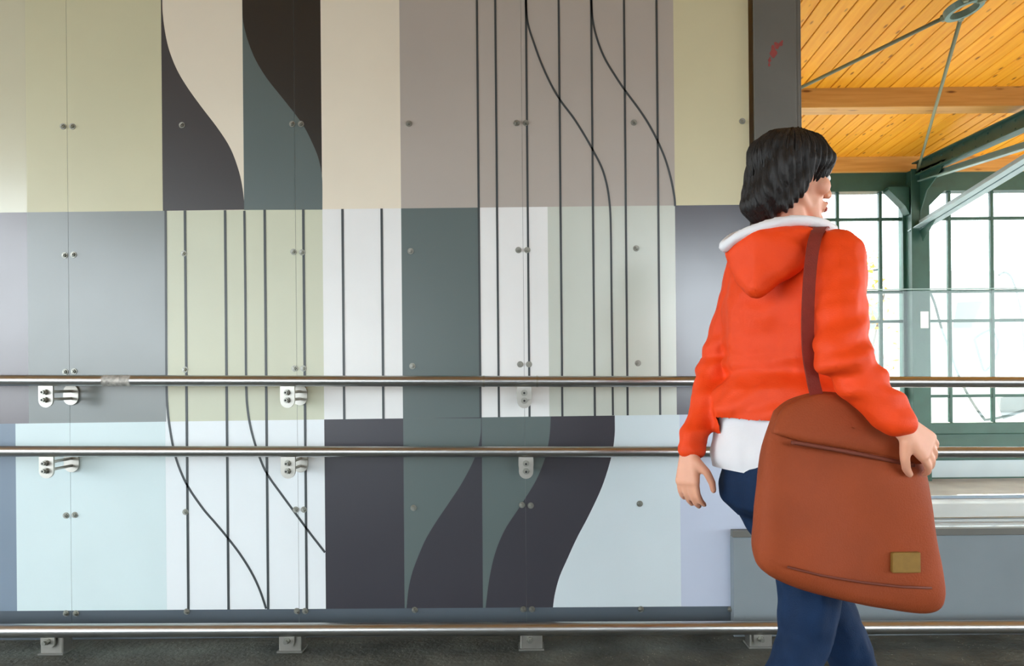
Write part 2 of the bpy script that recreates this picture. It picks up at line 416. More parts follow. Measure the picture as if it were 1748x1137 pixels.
# ------------------------------------------------------------------ grey column at the wall's end
xa, xb = Q(1281.5, 100, YW).x, Q(1366, 100, YW).x
col = tag(empty('steel_column', (xa, YW, 0)), 'grey painted steel column with red smear at the end of the mural', 'column')
b = B(); box(b, xa + .004, xb - .03, YW - .035, YW - .02, 0, 3.59, .003); keep(obj('flange', b, M['column']), col)
b = B(); box(b, xb - .036, xb - .012, YW - .024, YW - .004, 0, 3.59, .004); box(b, xb - .014, xb, YW - .012, YW + .2, 0, 3.59, .003); keep(obj('edge_trim', b, M['column']), col)
b = B(); box(b, xa + .02, xb - .03, YW - .022, YW + .2, 0, 3.59); keep(obj('web', b, M['column']), col)
b = B()
for (x, y, r) in ((1320, 88, 9), (1326, 78, 7), (1314, 102, 4), (1334, 74, 5), (1313, 110, 3)):
    q = Q(x, y, YW - .0355)
    pts = [(q.x + r / 388 * .6 * math.cos(a) * (1 + .4 * math.sin(3 * a + r)), q.z + r / 388 * math.sin(a) * (1 + .3 * math.cos(2 * a + r))) for a in [2 * PI * k / 14 for k in range(14)]]
    prism(b, pts, YW - .0358, YW - .0345)
keep(tag(obj('paint_smear', b, M['red_mark']), 'faded red spray smear'), col)

# ------------------------------------------------------------------ low wall, ledge and glass right of the column
lw = tag(empty('wall_right', (1, YW, 0)), 'low grey metal clad wall with pale ledge under the glass', kind='structure')
xlw = Q(1252, 980, 3.3).x; zlw = Q(1300, 905, 3.3).z
b = B(); box(b, xlw, 9.0, 3.30, 4.06, 0, zlw - .03, .003); keep(obj('cladding', b, M['grey_wall']), lw)
b = B(); box(b, xlw - .004, 9.0, 3.292, 3.33, zlw - .03, zlw, .003); keep(obj('cap_strip', b, M['column']), lw)
b = B(); box(b, 1.25, 9.0, 3.331, 4.12, zlw - .029, zlw - .008, .002); box(b, 1.25, 9.0, 4.108, 4.12, zlw - .009, zlw + .008, .002); keep(obj('ledge', b, M['pale_metal']), lw)  # second box is an added lip hiding the sunlit strip of hall floor
gl = tag(empty('glass_balustrade', (2, 3.36, zlw)), 'clear glass balustrade panel above the low wall right of the person', 'glass panel')
b = B(); box(b, 1.235, 2.9, 3.36, 3.372, zlw - .005, 1.505); keep(obj('pane', b, M['glass_rail']), gl)
b = B(); box(b, 1.235, 2.9, 3.36, 3.372, 1.505, 1.509); keep(obj('top_edge', b, M['glass_edge']), gl)
b = B()
q = Q(1700, 884, 3.5); tube(b, [(1.24, 3.5, q.z), (9, 3.5, q.z)], .0055, 10)
for x in (1.4, 2.9, 4.4): tube(b, [(x, 3.5, q.z), (x, 3.5, zlw - .012)], .005, 8)
tag(obj('ledge_rod', b, M['steel'], smooth=True), 'thin steel rod running just above the pale ledge', 'rod')

# ------------------------------------------------------------------ far window wall
fz = lambda py: Q(1650, py, YF).z
fw = tag(empty('wall_far', (4, YF, 0)), 'green wall base below the far windows', kind='structure')
z_sill = fz(721); z_top = fz(325)
b = B(); box(b, 1.0, XR, YF, YF + .15, 0, fz(815), .004); keep(obj('base_strip', b, M['green']), fw)
b = B(); box(b, 1.0, XR, YF + .02, YF + .15, fz(815), fz(786)); keep(obj('pale_panel', b, M['white_panel']), fw)
b = B(); box(b, 1.0, XR, YF + .01, YF + .15, fz(786), fz(741), .004); keep(obj('lower_rail', b, M['green']), fw)
b = B(); box(b, 1.0, XR, YF - .02, YF + .15, fz(741), z_sill, .01); keep(obj('sill', b, M['green']), fw)
b = B(); box(b, 1.0, XR, YF, YF + .15, z_top, zc(YF) - .13); keep(obj('header', b, M['green']), fw)
b = B(); box(b, XL, 1.0, YF, YF + .15, 0, 3.5); keep(obj('solid_bay', b, M['conc']), fw)
xcol = Q(1567.5, 500, YF - .1).x
HZ = [371.5, 496.5, 547, 676]
def window(name, x0, x1, xs):
    wn = tag(empty(name, (x0, YF + .06, z_sill)), kind='structure')
    for x in xs:
        b = B(); box(b, x - .016, x + .016, YF + .03, YF + .075, z_sill, z_top, .004); keep(obj('mullion', b, M['green']), wn)
    for hy in HZ:
        z = fz(hy); b = B(); box(b, x0, x1, YF + .035, YF + .07, z - .016, z + .016, .004); keep(obj('glazing_bar', b, M['green']), wn)
    ex = [x0] + xs + [x1]; ez = [z_sill] + [fz(h) for h in reversed(HZ)] + [z_top]
    for i in range(len(ex) - 1):
        for k in range(len(ez) - 1):
            b = B(); box(b, ex[i], ex[i + 1], YF + .05, YF + .054, ez[k], ez[k + 1]); keep(obj('pane', b, M['glass']), wn)
    return wn
sp = .4475
xL = [Q(1506.5, 450, YF).x - sp * k for k in range(6)][::-1]
xRr = [Q(1624.5, 450, YF).x + sp * k for k in range(6)]
tag(window('window_1', 1.15, xcol, xL), 'green steel window left of the far green column, mostly behind the person')
tag(window('window_2', xcol, 7.0, xRr), 'green steel window right of the far green column')

fc = tag(empty('green_column', (xcol, YF - .1, 0)), 'dark green steel column between the far windows', 'column')
hw = .092
b = B(); box(b, xcol - hw, xcol + hw, YF - .16, YF - .145, 0, zc(YF) - .16, .003); keep(obj('flange', b, M['green']), fc)
b = B(); box(b, xcol - hw + .03, xcol + hw - .03, YF - .146, YF + .04, 0, zc(YF) - .16); keep(obj('web', b, M['green']), fc)
b = B(); box(b, xcol - hw, xcol + hw, YF + .02, YF + .12, 0, zc(YF) - .16, .003); keep(obj('rear_flange', b, M['green']), fc)
for s in (-1, 1):
    b = B(); zt = z_top + .02
    arc = [(xcol + s * (hw + .2 - .2 * math.sin(a)), zt - .2 - .0 + .2 * (1 - math.cos(a)) * 1.0 - .0) for a in [PI / 2 * k / 6 for k in range(7)]]
    pts = [(xcol + s * (hw - .01), zt), (xcol + s * (hw + .2), zt), (xcol + s * (hw + .2), zt - .03), (xcol + s * (hw + .03), zt - .2), (xcol + s * (hw - .01), zt - .28)]
    prism(b, pts, YF - .1, YF + .03); keep(obj('haunch', b, M['green']), fc)
b = B()
q = Q(1578, 546, YF - .16); box(b, q.x - .04, q.x + .04, YF - .164, YF - .1605, q.z - .085, q.z + .085)
tag(obj('paper_notice', b, M['paper']), 'small white notice stuck on the far green column', 'notice')

# truss coming from the far column towards the camera
XT = xcol
tr = tag(empty('roof_truss', (XT, 7.7, 3)), 'dark green riveted steel truss arm reaching from the far column', 'truss')
def H(px, py, Y): return Q(px, py, Y).z
r0, r1 = Vector((XT, 7.85, H(1567, 290, 7.85))), Vector((XT, 6.17, H(1748, 207, 6.17)))
d = (r1 - r0); r2 = r0 + d * 3.0
b = B(); hgt = .13
beam(b, r0, r2, .012, hgt); beam(b, r0 + Vector((0, 0, hgt / 2)), r2 + Vector((0, 0, hgt / 2)), .11, .012); beam(b, r0 - Vector((0, 0, hgt / 2)), r2 - Vector((0, 0, hgt / 2)), .11, .012)
keep(obj('rafter', b, M['green']), tr)
b = B(); bmesh.ops.create_icosphere(b, subdivisions=1, radius=.012)
RV = bpy.data.meshes.new('rivet'); b.to_mesh(RV); b.free(); RV.materials.append(M['green'])
for k in range(12):
    for sz in (-.035, .035):
        o = bpy.data.objects.new('rivet', RV); COL.objects.link(o); o.parent = tr
        o.location = r0 + d * (.06 + k * .11) + Vector((-.007, 0, sz)) - Vector(tr.location)
n0 = Vector((XT, 5.6, 0)); n0.z = CAMH + 1.735
t0 = Vector((XT, 7.82, H(1590, 309, 7.8)))
b = B(); beam(b, t0, n0, .06, .012); beam(b, t0 + Vector((.03, 0, .03)), n0 + Vector((.03, 0, .03)), .008, .07)
keep(obj('tie_bar', b, M['green_light']), tr)
s0 = Vector((XT, 7.9, H(1570, 393, 7.85)))
b = B()
for s in (-1, 1):
    o_ = Vector((s * .045, 0, 0)); beam(b, s0 + o_, n0 + o_, .07, .009); beam(b, s0 + Vector((s * .012, 0, .035)), n0 + Vector((s * .012, 0, .035)), .009, .075)
keep(obj('strut', b, M['strut']), tr)
b = B()                                              # gusset plates in the truss plane
def gusset(bm, pts, x, t=.012):
    f = [bm.verts.new((x - t / 2, y, z)) for y, z in pts]; k = [bm.verts.new((x + t / 2, y, z)) for y, z in pts]
    bm.faces.new(f); bm.faces.new(k[::-1])
    for i in range(len(pts)): bm.faces.new((f[i], k[i], k[(i + 1) % len(pts)], f[(i + 1) % len(pts)]))
    return bm
gz = zc(7.8)
gusset(b, [(7.82, gz - .17), (7.3, gz - .2), (7.42, gz - .3), (7.66, gz - .42), (7.78, gz - .6), (7.8, gz - .8), (7.74, gz - .92), (7.5, s0.z + .06), (7.82, s0.z - .02)], XT)
keep(obj('gusset', b, M['green']), tr)
b = B(); gusset(b, [(5.85, n0.z + .02), (5.6, n0.z - .1), (5.35, n0.z + .05), (5.5, r2.z + .1 if False else zc(5.6) - .3), (5.7, zc(5.6) - .3)], XT); keep(obj('node_plate', b, M['green']), tr)

# wind bracing: ring and four tie rods
RC = Q(1645, 14, 4.49)
br = tag(empty('tie_rod_ring', RC), 'grey steel ring joining thin tie rods under the pine ceiling', 'tie rod')
b = B()
R0, R1, hh = .08, .108, .02
seg = 40
tilt = Matrix.Rotation(math.radians(-14), 3, 'Y') @ Matrix.Rotation(math.radians(-6), 3, 'X')
rings = []
for k in range(seg):
    a = 2 * PI * k / seg; cs = Vector((math.cos(a), math.sin(a), 0))
    rings.append([b.verts.new(RC + tilt @ (cs * rr + Vector((0, 0, zz)))) for rr, zz in ((R0, -hh), (R1, -hh), (R1, hh), (R0, hh))])
for k in range(seg):
    for j in range(4):
        b.faces.new((rings[k][j], rings[k][(j + 1) % 4], rings[(k + 1) % seg][(j + 1) % 4], rings[(k + 1) % seg][j]))
keep(obj('ring', b, M['green_light'], smooth=False), br)
ends = [Q(1566, 293, 7.82), Vector((1.05, 7.75, 0)), Vector((4.1, 1.1, RC.z + .1)), Vector((1.05, 1.1, RC.z + .1))]
q = Q(1366, 150, 5.55); dq = (q - RC); ends[1] = RC + dq * 2.9
for e in ends:
    dd = (e - RC).normalized(); p0 = RC + dd * .085
    b = B(); tube(b, [p0, e], .0125, 10); rd = keep(obj('rod', b, M['rod'], smooth=True), br)
    b = B(); tube(b, [RC + dd * .098, RC + dd * .135], .022, 6); nt = keep(obj('nut', b, M['rod']), br)

# ------------------------------------------------------------------ outside, beyond the far windows
YO = 13.0
ow = tag(empty('boundary_wall', (6, YO, 0)), 'white wall with faint grey sprayed outlines outside the windows', 'wall')
b = B(); box(b, -2, 22, YO, YO + .2, -.1, Q(1600, 462, YO).z, .02); keep(obj('wall_body', b, M['outer_wall']), ow)
def spray(pts, wpx, m='line_mark'):
    P = [Q(x, y, YO) for x, y in (tuple(v) for v in cr(pts))]; bb = B()
    tube(bb, [p + Vector((0, -.004, 0)) for p in P], wpx * 1.5 * YO / F / 2, 6)
    for v_ in bb.verts: v_.co.y = YO - .004 + (v_.co.y - YO + .004) * .1
    keep(obj('sprayed_line', bb, M[m]), ow)
spray([(1588, 500), (1596, 520), (1607, 560), (1620, 595), (1640, 650), (1662, 690), (1682, 718)], 3)
spray([(1663, 578), (1690, 564), (1704, 585), (1700, 605), (1690, 625), (1680, 632), (1672, 610), (1663, 578)], 3.4)
spray([(1704, 470), (1716, 465), (1727, 475), (1737, 505), (1744, 540), (1748, 600), (1752, 640)], 3)
spray([(1470, 560), (1484, 580), (1494, 605), (1490, 622), (1478, 640)], 3)
spray([(1680, 717), (1710, 712), (1748, 700)], 3)
spray([(1440, 500), (1460, 470), (1500, 460)], 3)

for poly in ([(1634, 516), (1696, 512), (1700, 560), (1690, 562), (1662, 577), (1674, 640), (1640, 640), (1620, 590)], [(1706, 512), (1736, 512), (1746, 560), (1748, 640), (1706, 640)], [(1470, 520), (1500, 516), (1503, 640), (1480, 640), (1494, 605), (1484, 580)], [(1700, 680), (1748, 672), (1760, 700), (1712, 716)]):
    bb = B(); prism(bb, [(Q(x, y, YO).x, Q(x, y, YO).z) for x, y in poly], YO - .002, YO); keep(obj('sprayed_fill', bb, M['grey_mark']), ow)
sh = tag(empty('orange_bush', Q(1458, 640, 10.5)), 'orange leafed bush outside the far window beside the person', 'bush')
b = B(); base = Q(1462, 660, 10.5); base.z = -.1
for k in range(7):
    a = 2 * PI * k / 7; tube(b, [base, base + Vector((.15 * math.cos(a), .15 * math.sin(a), 1.2)), base + Vector((.4 * math.cos(a), .4 * math.sin(a), 2.3))], .02, 6, True, [.03, .02, .008])
keep(obj('stems', b, M['bark']), sh)
b = B()
for k in range(900):
    a = random.uniform(0, 2 * PI); zz = random.uniform(.5, 2.9); rr = .5 * math.sqrt(random.random()) * (1.15 - abs(zz - 1.6) / 2.2)
    c = base + Vector((rr * math.cos(a), rr * math.sin(a), zz)); n1 = Vector((random.uniform(-1, 1), random.uniform(-1, 1), random.uniform(-1, 1))).normalized()
    n2 = n1.orthogonal().normalized(); L = random.uniform(.03, .055)
    b.faces.new([b.verts.new(c + n1 * L), b.verts.new(c + n2 * L * .5), b.verts.new(c - n1 * L), b.verts.new(c - n2 * L * .5)])
keep(tag(obj('foliage', b, M['leaf']), kind='stuff'), sh)

# ------------------------------------------------------------------ rails
YR = 3.168
def rail(name, lab, pL, pR, r, Y):
    a, c = Q(*pL, Y), Q(*pR, Y); d = (c - a) / (c.x - a.x)
    p0 = a + d * (-4.2 - a.x); p1 = a + d * (8.0 - a.x)
    root = tag(empty(name, (p0.x, Y, p0.z)), lab, 'rail')
    b = B(); tube(b, [p0 + (p1 - p0) * k / 6 for k in range(7)], r, 32); keep(obj('tube', b, M['steel'], smooth=True), root)
    return root, (lambda X: a + d * (X - a.x))

def plate_pts(w_, h_, n=10):
    """plate with a rounded lower end, top at z = 0"""
    r = w_ / 2
    return [(-r, 0), (r, 0)] + [(r * math.cos(t), -h_ + r + r * math.sin(t)) for t in [-PI * k / n for k in range(n + 1)]]
def mesh_of(bm, m, name, smooth=False):
    me = bpy.data.meshes.new(name); bm.to_mesh(me); bm.free(); me.materials.append(m)
    for p in me.polygons: p.use_smooth = smooth
    return me
fp = B(); prism(fp, plate_pts(.06, .1), -.005, .005); FP = mesh_of(fp, M['plate'], 'bracket')
rp = B(); pts = [(.033 * math.cos(t), .012 + .033 * math.sin(t)) for t in [PI * k / 12 for k in range(13)]] + [(.033 * math.cos(t), -.012 + .033 * math.sin(t)) for t in [PI + PI * k / 12 for k in range(13)]]
prism(rp, pts, -.004, .004); WP = mesh_of(rp, M['plate'], 'wall_plate')
rd = B(); tube(rd, [(0, 0, 0), (0, YW - YR, 0)], .0062, 12); RD = mesh_of(rd, M['plate'], 'rod', True)
nb = B(); tube(nb, [(0, -.004, 0), (0, -.006, 0)], .0135, 16); tube(nb, [(0, -.006, 0), (0, -.018, 0)], .0122, 6); tube(nb, [(0, -.018, 0), (0, -.031, 0)], .0078, 12, True); NB = mesh_of(nb, M['bolt'], 'nut')
nh = B(); tube(nh, [(0, -.0312, 0), (0, -.0314, 0)], .0048, 6); NH = mesh_of(nh, M['dark'], 'nut_socket')
def put(me, name, parent, loc):
    o = bpy.data.objects.new(name, me); COL.objects.link(o); o.parent = parent; o.location = loc; return o
def brackets(root, at, X0s, drop, dzw):
    for X in X0s:
        p = at(X); top = p.z - .012
        f = put(FP, 'bracket', root, Vector((p.x, YR, top)) - Vector(root.location))
        f['label'] = 'steel bracket plate bolted under the rail'
        for k, z in enumerate((-.036, -.068)):
            put(RD, 'rod', f, (0, 0, z)).scale = (1, 1, 1)
            put(NB, 'nut', f, (0, 0, z)); put(NH, 'nut_socket', f, (0, 0, z))
        put(WP, 'wall_plate', f, (0, YW - YR - .008, -.052))

BX = [Q(79, 678, YR).x, Q(491, 677, YR).x, Q(895, 678, YR).x]
hr, at1 = rail('handrail', 'upper brushed steel handrail running in front of the mural', (0, 649.5), (1748, 652.5), .0228, YR)
BX2 = [Q(80, 797, YR).x, Q(492, 796, YR).x, Q(898, 797, YR).x]
mr, at2 = rail('handrail', 'second steel handrail, below the upper one, in front of the mural', (0, 770.5), (1748, 772), .0225, YR)
brackets(hr, at1, BX, 0, 0); brackets(mr, at2, BX2, 0, 0)
kr, at3 = rail('kerb_rail', 'thick steel kerb rail low above the asphalt floor', (0, 1077), (1748, 1070), .0275, 3.15)
tp = B(); tube(tp, [at1(Q(177, 650, YR).x), at1(Q(225, 650, YR).x)], .0232, 32, False)
M['scuff'] = mat('scuffed_tape', (.42, .4, .36), .6, .3, .5, 60)
keep(tag(obj('tape', tp, M['scuff'], smooth=True), 'worn strip of tape around the tube'), hr)
for px in (826, 917):
    rg = B(); X = Q(px, 650, YR).x; tube(rg, [at1(X - .004), at1(X + .004)], .0236, 32); keep(obj('weld_ring', rg, M['plate'], smooth=False), hr)

# floor mounts of the kerb rail
for px in (84, 493, 907, 1301):
    p = at3(Q(px, 1100, 3.15).x); pz = p.z
    bb = B(); box(bb, p.x - .047, p.x + .047, 3.165, 3.24, 0.0, pz - .02, .006)
    blk = keep(tag(obj('mount_block', bb, M['plate']), 'galvanised angle block standing on the asphalt'), kr)
    bb = B(); prism(bb, [(p.x + x * .9 - .006, pz - .012 + z * .62) for x, z in plate_pts(.064, .1)], 3.148, 3.158); g = keep(obj('lug', bb, M['plate']), kr)
    for bm_, nm, mm in ((None, 'nut', NB),):
        o = bpy.data.objects.new('nut', NB); COL.objects.link(o); o.parent = g
        o.matrix_parent_inverse = Matrix.Translation((0, 0, 0)); o.location = (p.x - .006, 3.151, pz - .044)
    bb = B(); box(bb, p.x - .053, p.x + .053, 3.155, 3.245, 0, .008, .002); keep(obj('base_plate', bb, M['column']), kr)

# ------------------------------------------------------------------ person
def ico(bm, c, r, rot=None, sub=2):
    m = Matrix.Translation(c) @ (rot.to_4x4() if rot else Matrix.Identity(4)) @ Matrix.Diagonal((*((r, r, r) if isinstance(r, (int, float)) else r), 1))
    return bmesh.ops.create_icosphere(bm, subdivisions=sub, radius=1, matrix=m)['verts']
def hull(bm, items, rot=None, sub=2):
    t = B()
    for c, r in items: ico(t, Vector(c), r, rot, sub)
    bmesh.ops.convex_hull(t, input=t.verts[:])
    bmesh.ops.delete(t, geom=[v_ for v_ in t.verts if not v_.link_faces], context='VERTS')
    me = bpy.data.meshes.new('tmp'); t.to_mesh(me); t.free(); bm.from_mesh(me); bpy.data.meshes.remove(me)
def chain(bm, pts, sub=2):
    for a, c in zip(pts[:-1], pts[1:]): hull(bm, [a, c], None, sub)
def remesh(name, bm, voxel, m, parent, smooth=4, fac=.5, disp=None):
    o = obj(name, bm, m)
    md = o.modifiers.new('r', 'REMESH'); md.mode = 'VOXEL'; md.voxel_size = voxel; md.use_smooth_shade = True
    if smooth:
        sm = o.modifiers.new('s', 'SMOOTH'); sm.iterations = smooth; sm.factor = fac
    dg = bpy.context.evaluated_depsgraph_get(); dg.update()
    me = bpy.data.meshes.new_from_object(o.evaluated_get(dg)); me.name = name
    o.modifiers.clear(); o.data = me
    if disp:
        me.calc_loop_triangles()
        nrm = [v_.normal.copy() for v_ in me.vertices]
        for v_, nn in zip(me.vertices, nrm): v_.co += nn * disp(v_.co)
    if not me.materials: me.materials.append(m)
    for p in me.polygons: p.use_smooth = True
    if parent: keep(o, parent)
    return o

M['skin'] = mat('skin', srgb(226, 164, 134), .5, 0, .05, 30)
M['skin'].node_tree.nodes['Principled BSDF'].inputs['Subsurface Weight'].default_value = .08
M['jacket'] = mat('orange_jacket_fabric', (.82, .06, .005), .62, 0, .07, 5, .12, 260, .3)
M['bag'] = mat('rust_bag_fabric', (.30, .055, .013), .72, 0, .12, 7, .2, 240, .3)
M['bag_dark'] = mat('rust_bag_trim', (.16, .03, .012), .7)
M['strap'] = mat('strap_webbing', (.2, .016, .006), .8, 0, .1, 40, .2, 300)
M['patch'] = mat('olive_patch', (.24, .13, .02), .7, 0, .1, 60)
M['shirt'] = mat('white_cotton', (.78, .78, .8), .8, 0, .03, 10, .1, 200)
M['jeans'] = mat('navy_denim', (.005, .021, .062), .8, 0, .2, 14, .2, 300, .25)
M['shoe'] = mat('dark_shoe', (.03, .03, .035), .5); M['sole'] = mat('pale_sole', (.6, .6, .58), .6)
M['eye'] = mat('eye_white', (.8, .8, .78), .2); M['iris'] = mat('iris', (.04, .025, .015), .2); M['lip'] = mat('lip', srgb(190, 100, 90), .45)
def hairmat():
    m = mat('dark_hair', (.014, .012, .011), .52, 0, .4, 8, .5, 60, .35, stretch=(3, 3, .35)); return m
M['hair'] = hairmat()

phi = math.radians(35)
fd = Vector((math.cos(phi), math.sin(phi), 0)); rt = Vector((math.sin(phi), -math.cos(phi), 0))
person = tag(empty('person', (Q(1360, 900, 2.05).x, 2.05, 0)), 'person in orange hooded jacket and navy jeans walking to the right', 'person')

Rb = Matrix.Rotation(phi, 3, 'Z')
Rsh, Rel, Rwr = Q(1427, 442, 1.92), Q(1438, 615, 1.77), Q(1530, 716, 1.735)
Lsh, Lel, Lwr = Q(1288, 448, 2.20), Q(1226, 622, 2.24), Q(1180, 762, 2.12)
neck, chest, waist, pel = Q(1346, 408, 2.05), Q(1350, 530, 2.07), Q(1345, 670, 2.08), Q(1343, 800, 2.08)
Rhip, Lhip = pel + rt * .085 + Vector((0, 0, -.05)), pel - rt * .085 + Vector((0, 0, -.05))
Rkn, Lkn = Q(1378, 1092, 1.99), Q(1436, 1080, 2.14)
Ran, Lan = Vector((Rkn.x - .2, Rkn.y - .12, .17)), Vector((Lkn.x + .14, Lkn.y + .1, .1))
Hc = Q(1352, 306, 2.04)
hphi = math.radians(14); Rh = Matrix.Rotation(hphi, 3, 'Z') @ Matrix.Rotation(math.radians(4), 3, 'Y')
hp = lambda x, y, z: Hc + Rh @ Vector((x, y, z))

# --- body: one continuous surface with head, hands and limbs
b = B()
ico(b, hp(-.012, 0, .028), (.096, .075, .086), Rh, 3)
hull(b, [(hp(.03, 0, .02), .062), (hp(.04, 0, -.06), .044), (hp(.07, 0, -.098), .02)], None)
hull(b, [(hp(-.01, .045, -.05), .022), (hp(.07, 0, -.1), .018)]); hull(b, [(hp(-.01, -.045, -.05), .022), (hp(.07, 0, -.1), .018)])
hull(b, [(hp(.082, -.034, .024), .013), (hp(.09, 0, .022), .012)]); hull(b, [(hp(.082, .034, .024), .013), (hp(.09, 0, .022), .012)])
hull(b, [(hp(.09, 0, .012), .009), (hp(.112, 0, -.03), .0115)])
for s in (-1, 1):
    ico(b, hp(.1, s * .011, -.034), .0085)
    ico(b, hp(.062, s * .042, -.02), (.026, .02, .026), Rh)
    ico(b, hp(-.005, s * .076, -.005), (.02, .008, .031), Rh)
hull(b, [(hp(.093, -.018, -.06), .007), (hp(.1, 0, -.057), .0085)]); hull(b, [(hp(.093, .018, -.06), .007), (hp(.1, 0, -.057), .0085)])
hull(b, [(hp(.09, -.016, -.071), .007), (hp(.096, 0, -.072), .0085)]); hull(b, [(hp(.09, .016, -.071), .007), (hp(.096, 0, -.072), .0085)])
ico(b, hp(.082, 0, -.1), .018)
hull(b, [(hp(-.02, 0, -.05), .052), (neck + Vector((0, 0, .0)), .055)]); hull(b, [(neck, .055), (chest + Vector((0, 0, .1)), .09)])
hull(b, [(Rsh, .05), (Lsh, .05), (chest, .1), (waist, .1)]); hull(b, [(waist, .1), (pel + rt * .06, .09), (pel - rt * .06, .09)])
chain(b, [(Rsh, .046), (Rel, .038), (Rwr, .026)]); chain(b, [(Lsh, .046), (Lel, .038), (Lwr, .026)])
chain(b, [(Rhip, .08), (Rkn, .05), (Ran, .035)]); chain(b, [(Lhip, .08), (Lkn, .05), (Lan, .035)])
def hand(bm, wr, dirn, palm_n, thumb_side, curl):
    """palm, four fingers of different length and a thumb leaving the palm's side"""
    d = dirn.normalized(); n = (palm_n - d * palm_n.dot(d)).normalized(); s = d.cross(n).normalized() * thumb_side
    k = [wr + d * .085 + s * o for o in (.03, .011, -.009, -.028)]
    hull(bm, [(wr + d * .01 + s * .012, .02), (wr + d * .01 - s * .012, .019)] + [(p, .0125) for p in k])
    for p, L, r, sp_ in zip(k, (.072, .08, .075, .058), (.0092, .0095, .009, .0082), (.06, .02, -.03, -.09)):
        a = p; dr = (d + s * sp_).normalized(); ang = curl * .6
        pts = [(a, r * 1.1)]
        for q_, l_ in enumerate((.45, .32, .23)):
            v_ = dr * math.cos(ang) + n * math.sin(ang); a = a + v_ * L * l_; pts.append((a, r * (1 - .08 * q_))); ang += curl * .75
        chain(bm, pts)
    t0 = wr + d * .03 + s * .028; t1 = t0 + (d * .6 + s * .65 + n * .35).normalized() * .038; t2 = t1 + (d * .85 + s * .25 + n * .5).normalized() * .032; t3 = t2 + (d * .95 + n * .4).normalized() * .022
    chain(bm, [(t0, .015), (t1, .0115), (t2, .0105), (t3, .0085)])
hand(b, Rwr + (Rwr - Rel).normalized() * .015, Vector((.78, .15, -.62)), Vector((-.35, .9, -.2)), -1, .55)
hand(b, Lwr + (Lwr - Lel).normalized() * .015, Vector((-.12, -.12, -1)), Vector((.75, .55, 0)), 1, .5)
body = remesh('body', b, .0042, M['skin'], person, 3)

# --- face details
for s in (-1, 1):
    t = B(); ico(t, hp(.081, s * .031, .004), .0125, None, 3); e = obj('eye', t, M['eye'], smooth=True); keep(e, person)
    t = B(); ico(t, hp(.0895, s * .031, .004), (.005, .006, .006), Rh, 2); keep(obj('iris', t, M['iris'], smooth=True), person)
    t = B(); tube(t, cr([hp(.088, s * .014, .03), hp(.093, s * .03, .036), hp(.08, s * .052, .03)], 4), .0035, 8); keep(obj('eyebrow', t, M['hair'], smooth=True), person)
t = B()
for z in (-.058, -.0715):
    tube(t, cr([hp(.094, -.02, z), hp(.1055, 0, z + (.001 if z > -.06 else -.001)), hp(.094, .02, z)], 4), .0048, 8)
keep(obj('lips', t, M['lip'], smooth=True), person)

# --- hair: chin length bob with a fringe
b = B()
ico(b, hp(-.008, 0, .05), (.116, .094, .082), Rh, 3)
hull(b, [(hp(-.05, -.035, .02), .062), (hp(-.05, .035, .02), .062), (hp(-.085, -.03, -.06), .042), (hp(-.085, .03, -.06), .042)])
hull(b, [(hp(-.095, -.03, -.07), .035), (hp(-.095, .03, -.07), .035), (hp(-.08, -.03, -.1), .024), (hp(-.08, .03, -.1), .024)])
for s in (-1, 1):
    hull(b, [(hp(.0, s * .074, .03), .026), (hp(-.03, s * .074, -.05), .024), (hp(-.06, s * .06, -.085), .022)])
    hull(b, [(hp(.085, s * .0, .045), .026), (hp(.06, s * .055, .045), .026), (hp(.03, s * .07, .03), .022)])
def hd(co):
    a = math.atan2(co.y - Hc.y, co.x - Hc.x)
    return .0035 * math.sin(a * 34 + 6 * noise.noise(co * 9)) + .006 * noise.noise(co * 22)
remesh('hair', b, .004, M['hair'], person, 5, .5, hd)
# loose locks sitting in the surface of the bob
b = B()
for k in range(150):
    a = random.uniform(0, 2 * PI); el0 = random.uniform(.35, 1.3)
    pts = []
    back = (1 - math.cos(a)) / 2
    for j in range(7):
        t_ = j / 6
        el = el0 - t_ * (1.15 + .45 * back)
        R_ = Vector((.112 * math.cos(a) * math.cos(el) - .012, .091 * math.sin(a) * math.cos(el), .045 + .086 * math.sin(el)))
        if R_.z < .03 and math.cos(a) > .1: break
        if back > .55 and R_.z < .0: R_.x -= .012
        pts.append(hp(*R_))
    if len(pts) > 2: tube(b, pts, .003, 5, True, [.0018] + [.0034] * (len(pts) - 2) + [.001])
keep(tag(obj('hair_locks', b, M['hair'], smooth=True), kind='stuff'), person)

# --- jeans, shirt, shoes
b = B()
hull(b, [(pel + Vector((0, 0, .06)) + rt * .07, .1), (pel + Vector((0, 0, .06)) - rt * .07, .1), (Rhip, .108), (Lhip, .108), (pel - fd * .045 + rt * .06 - Vector((0, 0, .04)), .11), (pel - fd * .045 - rt * .06 - Vector((0, 0, .04)), .11)])
chain(b, [(Rhip, .104), ((Rhip * .5 + Rkn * .5), .09), (Rkn, .068), (Rkn * .6 + Ran * .4, .066), (Ran + Vector((0, 0, .03)), .056)])
chain(b, [(Lhip, .104), ((Lhip * .5 + Lkn * .5), .09), (Lkn, .068), (Lkn * .6 + Lan * .4, .066), (Lan + Vector((0, 0, .03)), .056)])
wr_ = lambda sc, am: (lambda co: am * noise.noise(Vector((co.x * sc, co.y * sc, co.z * sc * .8))) + am * .5 * noise.noise(co * sc * 2.3))
remesh('jeans', b, .008, M['jeans'], person, 4, .5, wr_(11, .008))
b = B()
hem = Q(1340, 742, 2.08)
hull(b, [(hem + Vector((0, 0, .02)) + rt * .06, .1), (hem + Vector((0, 0, .02)) - rt * .06, .1), (hem + rt * .075 - fd * .02, .112), (hem - rt * .08 - fd * .03, .112), (hem + rt * .07 - Vector((0, 0, .06)) - fd * .02, .12), (hem - rt * .08 - fd * .035 - Vector((0, 0, .06)), .12)])
